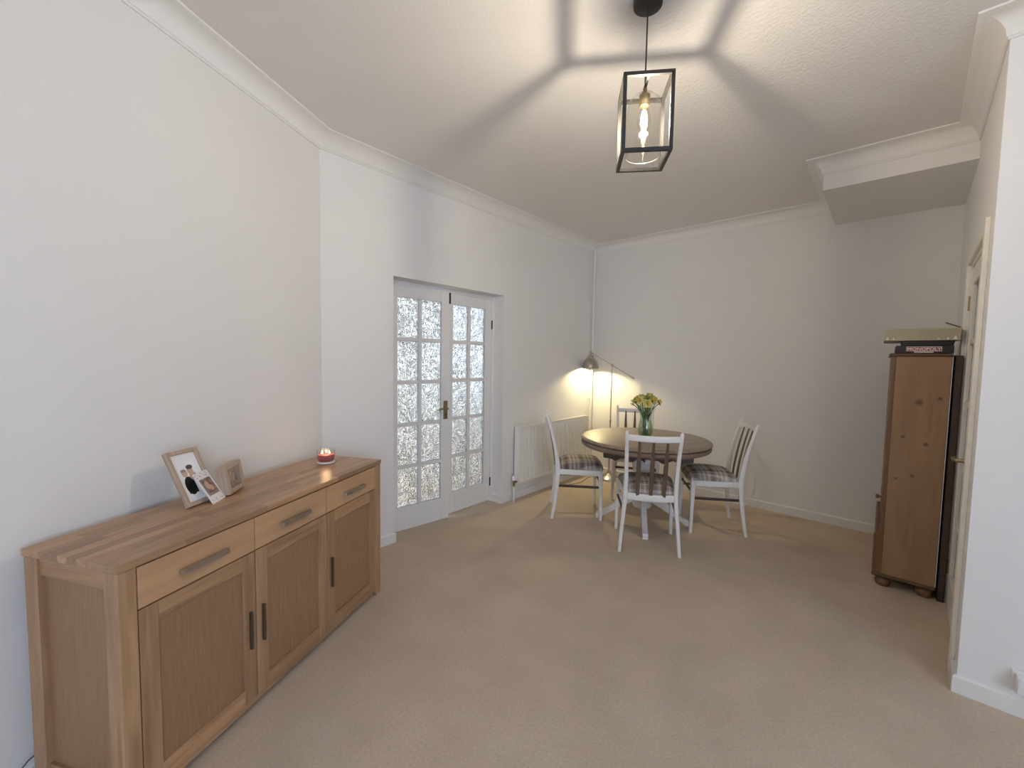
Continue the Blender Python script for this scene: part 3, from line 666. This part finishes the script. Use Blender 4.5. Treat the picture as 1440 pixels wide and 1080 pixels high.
for i, (a, b, z) in enumerate(heads):
    d = RX*a+RYv*b; daffodil(d.x*0.42, d.y*0.42, (d.x*0.9, d.y*0.9, z), rnd.uniform(0.040, 0.047))
for (a, b, z) in ((-0.118, -0.02, 0.305), (0.112, 0.0, 0.285), (-0.104, 0.03, 0.272)):
    d = RX*a+RYv*b; daffodil(d.x*0.25, d.y*0.25, (d.x*0.9, d.y*0.9, z), 0.036, True)
for i in range(13):
    a = rnd.uniform(-0.09, 0.09); b = rnd.uniform(-0.08, 0.08); d = RX*a+RYv*b; h = rnd.uniform(0.24, 0.31)
    m = MB(); n = 9; vs = []
    sd_ = Vector((-d.y, d.x, 0)).normalized()
    for k in range(n):
        t = k/(n-1); rr = 0.30+abs(t-0.45)*1.0 if t > 0.45 else 0.30-0.5*(0.45-t)*0
        sc_ = (-0.30+1.0*t*0.9) if t < 0.6 else (0.24+(t-0.6)*1.9)
        c = Vector((d.x*sc_, d.y*sc_, 0.014+h*t)); wv = 0.0078*(1-t**3)+0.0006
        vs += [c-sd_*wv, c+Vector((0, 0, 0))+Vector((d.x, d.y, 0))*0.02, c+sd_*wv]
    m.add(vs, [(k*3+w, k*3+w+1, k*3+w+4, k*3+w+3) for k in range(n-1) for w in range(2)])
    o = m.build('daffodil_leaf', 'leaf', smooth=70); o.location = (VX, VY, TZ)
    tag(o, 'dark green strap leaf among the daffodil stems in the vase', 'leaf', 'daffodil leaves in the glass vase')

# ------------------------------------------------------------------ floor lamp
LX, LY = 0.350, -0.175
fl = thing('floor_lamp', 'brushed nickel floor lamp with a tilted arm and domed shade', 'lamp', (LX, LY, 0))
MB().lathe([(0, 0.0), (0.122, 0.0), (0.126, 0.004), (0.124, 0.014), (0.108, 0.030), (0.060, 0.052), (0.026, 0.072), (0.015, 0.095), (0, 0.095)], 48).build('base', 'nickel', fl, smooth=30)
m = MB(); m.tube([(0, 0, 0.05), (0, 0, 0.72)], 0.0095, 12); m.tube([(0, 0, 0.71), (0, 0, 1.375)], 0.0075, 12); m.lathe([(0.0095, 0.70), (0.0125, 0.705), (0.0125, 0.725), (0.0075, 0.73)], 16); m.build('pole', 'nickel', fl, smooth=40)
m = MB(); m.lathe([(0, 1.360), (0.012, 1.363), (0.016, 1.376), (0.012, 1.390), (0, 1.393)], 16); m.build('pivot', 'nickel', fl, smooth=40)
jd = Vector((-0.232, -0.105, 0.150)); ed = Vector((0.232, 0.105, -0.150))
m = MB(); m.tube([jd, ed*0.96], 0.0065, 10); 
m.v = [(v[0], v[1], v[2]+1.376) for v in m.v]; m.build('arm', 'nickel', fl, smooth=40)
m = MB(); m.tube([ed*0.93, ed*1.02], 0.011, 12); m.v = [(v[0], v[1], v[2]+1.376) for v in m.v]; m.build('counterweight', 'nickel', fl, smooth=40)
J = jd+Vector((0, 0, 1.376)); 
m = MB(); m.lathe([(0, 0.018), (0.010, 0.014), (0.015, 0), (0.010, -0.014), (0.010, -0.030), (0, -0.030)], 16, (J.x, J.y, J.z)); m.build('shade_joint', 'nickel', fl, smooth=40)
sp_ = [(0.012, -0.028), (0.026, -0.034), (0.034, -0.052), (0.036, -0.068), (0.062, -0.088), (0.084, -0.120), (0.097, -0.158), (0.101, -0.188), (0.103, -0.192)]
m = MB(); m.lathe(sp_+[(r-0.003, z-0.0005) for r, z in sp_[::-1]], 40, (J.x, J.y, J.z)); m.build('shade', 'nickel', fl, smooth=40)
m = MB(); m.lathe([(0, -0.05), (0.013, -0.054), (0.015, -0.070), (0.025, -0.092), (0.027, -0.108), (0.020, -0.126), (0, -0.134)], 24, (J.x, J.y, J.z)); m.build('bulb', 'bulb_lit', fl, smooth=50)
pl = bpy.data.lights.new('floor_lamp_light', 'SPOT'); pl.energy = FLOORLAMP_W; pl.color = (1.0, 0.82, 0.43); pl.shadow_soft_size = 0.02; pl.spot_size = radians(170); pl.spot_blend = 0.3
po = bpy.data.objects.new('floor_lamp_light', pl); COL.objects.link(po); po.location = (LX+J.x, LY+J.y, J.z-0.156)
m = MB(); m.tube([(0.36, -0.06, 0.03), (0.30, -0.07, 0.006), (0.20, -0.17, 0.005), (0.15, -0.33, 0.005), (0.20, -0.55, 0.005), (0.13, -0.80, 0.005), (0.06, -0.95, 0.005)], 0.003, 6)
tag(m.build('lamp_flex', 'grey', smooth=True), 'thin grey flex trailing from the floor lamp along the skirting', 'cable')

# ------------------------------------------------------------------ radiator and pipe
ra = thing('radiator', 'long white ribbed panel radiator under the lamplit wall', 'radiator', (0, 0, 0))
Y0, Y1, RZ0, RZ1 = -1.562, -0.262, 0.175, 0.757
def fluted(x_front, sgn, name):
    prof_y = []; n = 33; st = (Y1-Y0-0.05)/n
    for k in range(n):
        y = Y0+0.025+k*st; prof_y += [(y, 0), (y+st*0.55, 0), (y+st*0.68, -0.009), (y+st*0.87, -0.009)]
    prof_y = [(Y0, 0)]+prof_y+[(Y1-0.025, 0), (Y1, 0)]
    vs = []; zs = [RZ0, RZ0+0.010, RZ0+0.035, RZ0+0.048, RZ1-0.048, RZ1-0.035, RZ1-0.012, RZ1]
    dep = [-0.012, 0, 0, 1, 1, 0, 0, -0.012]
    for z, d in zip(zs, dep):
        for (y, x) in prof_y: vs.append((x_front+sgn*(x if d == 1 else d), y, z))
    k = len(prof_y); fs = [(j*k+i, j*k+i+1, (j+1)*k+i+1, (j+1)*k+i) for j in range(len(zs)-1) for i in range(k-1)]
    return MB().add(vs, fs).build(name, 'rad', ra)
fluted(0.100, 1, 'front_panel'); fluted(0.040, -1, 'back_panel')
for y in (Y0-0.001, Y1-0.003): MB().box(0.034, 0.102, y, y+0.004, RZ0+0.006, RZ1-0.004).build('side_panel', 'rad', ra)
m = MB(); m.box(0.036, 0.044, Y0, Y1, RZ1-0.004, RZ1); m.box(0.092, 0.1005, Y0, Y1, RZ1-0.004, RZ1+0.001)
for k in range(60): y = Y0+0.012+k*(Y1-Y0-0.024)/59; m.box(0.042, 0.094, y-0.005, y+0.005, RZ1-0.004, RZ1-0.001)
m.build('top_grille', 'rad', ra)
MB().tube([(0.07, Y0-0.012, RZ1-0.035), (0.07, Y0, RZ1-0.035)], 0.010, 10).build('bung', 'rad', ra)
m = MB(); m.tube([(0.07, Y0, 0.20), (0.07, Y0-0.045, 0.20)], 0.010, 12); m.tube([(0.07, Y0-0.045, 0.165), (0.07, Y0-0.045, 0.225)], 0.013, 12); m.build('valve', 'brass', ra, smooth=40)
m = MB(); m.lathe([(0, 0.268), (0.015, 0.266), (0.019, 0.258), (0.019, 0.225), (0.0, 0.224)], 20, (0.07, Y0-0.045, 0)); m.build('valve_cap', 'plastic', ra, smooth=40)
MB().tube([(0.07, Y0-0.045, 0.165), (0.07, Y0-0.045, 0.0)], 0.0075, 10).build('pipe_tail', 'rad', ra, smooth=40)
for y in (Y0+0.18, Y1-0.18): MB().box(0.003, 0.036, y-0.015, y+0.015, RZ0+0.05, RZ1-0.05).build('bracket', 'rad', ra)
pp = thing('heating_pipe', 'white heating pipe running up the room corner beside the radiator', 'pipe', (0, 0, 0))
MB().tube([(0.030, -0.098, 0.0), (0.030, -0.098, 2.80)], 0.013, 16).build('pipe', 'rad', pp, smooth=40)
for z in (0.95, 2.2): MB().box(0.0, 0.034, -0.112, -0.084, z, z+0.012).build('clip', 'rad', pp)

# ------------------------------------------------------------------ pine cabinet and the boxes on it
CX0, CX1, CYN, CYB, CT = 2.822, 3.092, -1.165, -0.30, 1.510
pc_ = thing('pine_cabinet', 'tall pine cabinet on bun feet in the corner by the cream door', 'cabinet', (0, 0, 0))
MB().box(CX0+0.020, CX1, CYN+0.004, CYN+0.022, 0.085, CT-0.018).build('side_panel', 'pine2', pc_)
o = MB().box(CX0+0.022, CX1-0.004, CYN, CYN+0.01, 0.088, CT-0.018).build('side_board', 'pine', pc_)
for v in o.data.vertices: v.co.x -= 3.0; v.co.y -= CYN   # knots are placed from the board itself
o.location = (3.0, CYN, 0)
MB().box(CX0+0.02, CX1, CYB-0.02, CYB, 0.085, CT-0.018).build('side_panel', 'pine2', pc_)
MB().box(CX1-0.001, CX1+0.002, CYN+0.001, CYB, 0.085, CT-0.018).build('back_panel', 'plastic', pc_)
m = MB(); m.box(CX0, CX0+0.022, CYN, CYN+0.07, 0.085, CT-0.018, 0.002); m.box(CX0, CX0+0.022, CYB-0.07, CYB, 0.085, CT-0.018, 0.002); m.box(CX0, CX0+0.022, CYN+0.07, CYB-0.07, CT-0.07, CT-0.018); m.build('face_frame', 'pine2', pc_)
MB().box(CX0-0.012, CX1, CYN-0.012, CYB+0.012, CT-0.018, CT, 0.005).build('top', 'pine3', pc_)
d = MB().box(CX0+0.002, CX0+0.02, CYN+0.072, CYB-0.072, 0.36, CT-0.072, 0.002).build('door', 'pine2', pc_)
MB().lathe([(0.008, 0), (0.007, 0.012), (0.014, 0.020), (0.015, 0.028), (0.008, 0.034), (0, 0.035)], 16).build('knob', 'pine2', d, smooth=40)
kb = d.children[0]; kb.location = (CX0+0.002, CYN+0.12, 0.56); kb.rotation_euler = (0, -pi/2, 0)
d = MB().box(CX0-0.022, CX0+0.02, CYN+0.001, CYB-0.001, 0.082, 0.345, 0.006).build('drawer', 'pine2', pc_)
MB().box(CX0-0.026, CX1, CYN-0.008, CYB+0.008, 0.066, 0.086, 0.005).build('plinth', 'pine3', pc_)
for x in (CX0+0.032, CX1-0.045):
    for y in (CYN+0.045, CYB-0.045): MB().lathe([(0, 0), (0.028, 0.0), (0.038, 0.012), (0.042, 0.030), (0.036, 0.048), (0.022, 0.058), (0.030, 0.066), (0, 0.067)], 28, (x, y, 0)).build('bun_foot', 'pine2', pc_, smooth=40)
bd = MB().box(3.104, 3.136, CYN+0.012, CYN+0.50, 0.0, 1.50, 0.003).build('gap_shade_board', 'darkwood')  # added board, dark to stand for the shade between cabinet and wall
tag(bd, 'dark board added as the shade in the gap behind the pine cabinet', 'board')
gb = thing('board_game_box', 'black board game box with a red lettered label, on the pine cabinet', 'game box', (0, 0, 0))
MB().box(2.838, 3.094, CYN+0.004, CYN+0.40, CT+0.0005, CT+0.048, 0.002).build('box', 'blackbox', gb)
MB().box(2.887, 3.043, CYN+0.0015, CYN+0.0045, CT+0.014, CT+0.042, 0.0004).build('label_border', 'print_white', gb)
MB().box(2.8895, 3.0405, CYN+0.0008, CYN+0.003, CT+0.0165, CT+0.0395, 0.0003).build('label_panel', 'red', gb)
MB().box(2.922, 3.008, CYN+0.0025, CYN+0.0045, CT+0.005, CT+0.012, 0.0003).build('label_strip', 'print_white', gb)
fc = bpy.data.curves.new('lettering', 'FONT'); fc.body = 'MONOPOLY'; fc.size = 0.0245; fc.align_x = 'CENTER'; fc.extrude = 0.0004; fc.offset = 0.0005
tmp = bpy.data.objects.new('lettering_curve', fc); COL.objects.link(tmp); bpy.context.view_layer.update()
lm_ = bpy.data.meshes.new_from_object(tmp.evaluated_get(bpy.context.evaluated_depsgraph_get())); bpy.data.objects.remove(tmp)
lm_.materials.clear(); lm_.materials.append(MT['print_white'])
fo = bpy.data.objects.new('lettering', lm_); COL.objects.link(fo)
fo.parent = gb; fo.location = (2.965, CYN+0.0006, CT+0.0195); fo.rotation_euler = (pi/2, 0, 0); fo.scale = (1.08, 1, 1)
g2 = thing('card_box', 'plain black box between the lettered game box and the olive tray', 'box', (0, 0, 0))
MB().box(2.868, 3.092, CYN+0.008, CYN+0.34, CT+0.0485, CT+0.078, 0.002).build('box_base', 'blackbox', g2); MB().box(2.866, 3.094, CYN+0.006, CYN+0.342, CT+0.060, CT+0.0785, 0.002).build('box_lid', 'blackbox', g2)
tz = CT+0.079
ty = thing('card_tray', 'long pale olive card tray topmost on the pine cabinet', 'tray', (0, 0, 0))
m = MB(); tx0, tx1, tn, tf = 2.778, 3.116, CYN-0.010, CYN+0.45
m.box(tx0, tx1, tn, tf, tz, tz+0.004); m.box(tx0, tx1, tn, tn+0.004, tz+0.004, tz+0.072); m.box(tx0, tx1, tf-0.004, tf, tz+0.004, tz+0.072); m.box(tx0, tx0+0.004, tn+0.004, tf-0.004, tz+0.004, tz+0.072); m.box(tx1-0.004, tx1, tn+0.004, tf-0.004, tz+0.004, tz+0.072)
m.build('tray_body', 'tray', ty)
for x, s in ((2.796, 1.0), (2.824, 0.75), (3.024, 0.5), (3.064, 0.8), (3.094, 1.2)):
    m = MB(); m.prism([(x-0.008*s, tz+0.005), (x+0.008*s, tz+0.005), (x, tz+0.005+0.020*s)], tn-0.0006, tn+0.0005); m.build('star_print', 'print_white', ty)
m = MB(); m.tube([(3.058, -1.06, tz+0.110), (3.110, -1.172, tz+0.0755)], 0.0035, 8)
tag(m.build('pencil', 'rubber', smooth=40), 'thin dark pencil lying across the olive tray rim', 'pencil')

# ------------------------------------------------------------------ pendant lantern
PX, PY, PZ0, PZ1, PWd, PTH = 2.0134, -3.1015, 2.2376, 2.5316, 0.0948, 0.5903
pn = thing('pendant_lantern', 'black box frame pendant lantern with glass jar and lit bulb', 'pendant light', (PX, PY, 0), PTH)
b = 0.0068; w = PWd-b
m = MB()
for z in (PZ0+b, PZ1-b):
    for s in (-1, 1): m.box(-w-b, w+b, s*w-b, s*w+b, z-b, z+b); m.box(s*w-b, s*w+b, -w+b, w-b, z-b, z+b)
for sx in (-1, 1):
    for sy in (-1, 1): m.box(sx*w-b, sx*w+b, sy*w-b, sy*w+b, PZ0+2*b, PZ1-2*b)
m.build('cage_frame', 'black', pn)
m = MB(); m.box(-0.005, 0.005, -w+b, w-b, PZ1-0.010, PZ1-0.002); m.build('cross_bar', 'black', pn)
MB().tube([(0, 0, PZ1-0.004), (0, 0, H-0.02)], 0.0030, 8).build('cable', 'black', pn)
MB().lathe([(0, H-0.028), (0.045, H-0.028), (0.055, H-0.022), (0.057, H-0.001), (0, H-0.001)], 40).build('ceiling_rose', 'black', pn, smooth=35)
MB().lathe([(0, PZ1-0.009), (0.008, PZ1-0.009), (0.008, PZ1-0.030), (0.021, PZ1-0.036), (0.021, PZ1-0.072), (0.017, PZ1-0.078), (0, PZ1-0.078)], 24).build('bulb_holder', 'brass', pn, smooth=35)
jp = [(0.021, PZ1-0.036), (0.042, PZ1-0.042), (0.058, PZ1-0.058), (0.066, PZ1-0.088), (0.068, PZ1-0.13), (0.068, PZ0+0.022)]
MB().lathe(jp, 40).build('glass_jar', 'glass2', pn, smooth=60)
ring = [(0.068+0.0020*cos(t*pi/4), PZ0+0.022+0.0020*sin(t*pi/4)) for t in range(9)]
MB().lathe(ring, 40).build('jar_rim', 'jarfoot', pn, smooth=True)
bz = PZ1-0.078
MB().lathe([(0.012, bz), (0.016, bz-0.012), (0.024, bz-0.035), (0.027, bz-0.058), (0.022, bz-0.085), (0.015, bz-0.105), (0.014, bz-0.13), (0.012, bz-0.155), (0, bz-0.165)], 28).build('bulb_glass', 'glass2', pn, smooth=60)
m = MB()
for k in range(6):
    a = 2*pi*k/6; m.tube([(0.005*cos(a), 0.005*sin(a), bz-0.018), (0.013*cos(a+0.3), 0.013*sin(a+0.3), bz-0.050), (0.005*cos(a+0.6), 0.005*sin(a+0.6), bz-0.082)], 0.0019, 6)
for k in range(4):
    a = 2*pi*k/4; m.tube([(0.004*cos(a), 0.004*sin(a), bz-0.090), (0.009*cos(a+0.3), 0.009*sin(a+0.3), bz-0.108), (0.003*cos(a+0.6), 0.003*sin(a+0.6), bz-0.125)], 0.0011, 6)
m.tube([(0, 0, bz-0.125), (0, 0, bz-0.155)], 0.0012, 6)
m.build('filament', 'filament', pn, smooth=True)
pl = bpy.data.lights.new('pendant_light', 'POINT'); pl.energy = PENDANT_W; pl.color = (1.0, 0.885, 0.73); pl.shadow_soft_size = 0.016
pl.use_nodes = True; LN = pl.node_tree.nodes; LL = pl.node_tree.links      # upright filaments shine sideways, little along their axis
em = LN['Emission']; tcn = LN.new('ShaderNodeTexCoord'); sx_ = LN.new('ShaderNodeSeparateXYZ'); LL.new(tcn.outputs['Normal'], sx_.inputs[0])
m1 = LN.new('ShaderNodeMath'); m1.operation = 'MULTIPLY'; LL.new(sx_.outputs['Z'], m1.inputs[0]); LL.new(sx_.outputs['Z'], m1.inputs[1])
m2 = LN.new('ShaderNodeMath'); m2.operation = 'SUBTRACT'; m2.inputs[0].default_value = 1.03; LL.new(m1.outputs[0], m2.inputs[1])
LL.new(m2.outputs[0], em.inputs['Strength'])
po = bpy.data.objects.new('pendant_light', pl); COL.objects.link(po); po.location = (PX, PY, bz-0.047)

# ------------------------------------------------------------------ socket adaptor low on the right-hand return wall
eD = (pE-pDE).normalized(); sp0 = pDE+eD*0.15
so = thing('wall_socket', 'white plug socket with adaptor low on the wall beside the cream door', 'socket', (sp0.x, sp0.y, 0), math.atan2(eD.y, eD.x))
MB().box(0.0, 0.146, -0.010, 0.0, 0.105, 0.191, 0.002).build('socket_plate', 'plastic', so)
a_ = MB(); a_.box(0.012, 0.062, -0.060, -0.010, 0.115, 0.180, 0.003); a_.build('plug_adaptor', 'plastic', so)
MB().box(0.085, 0.125, -0.045, -0.010, 0.125, 0.175, 0.003).build('plug', 'plastic', so)
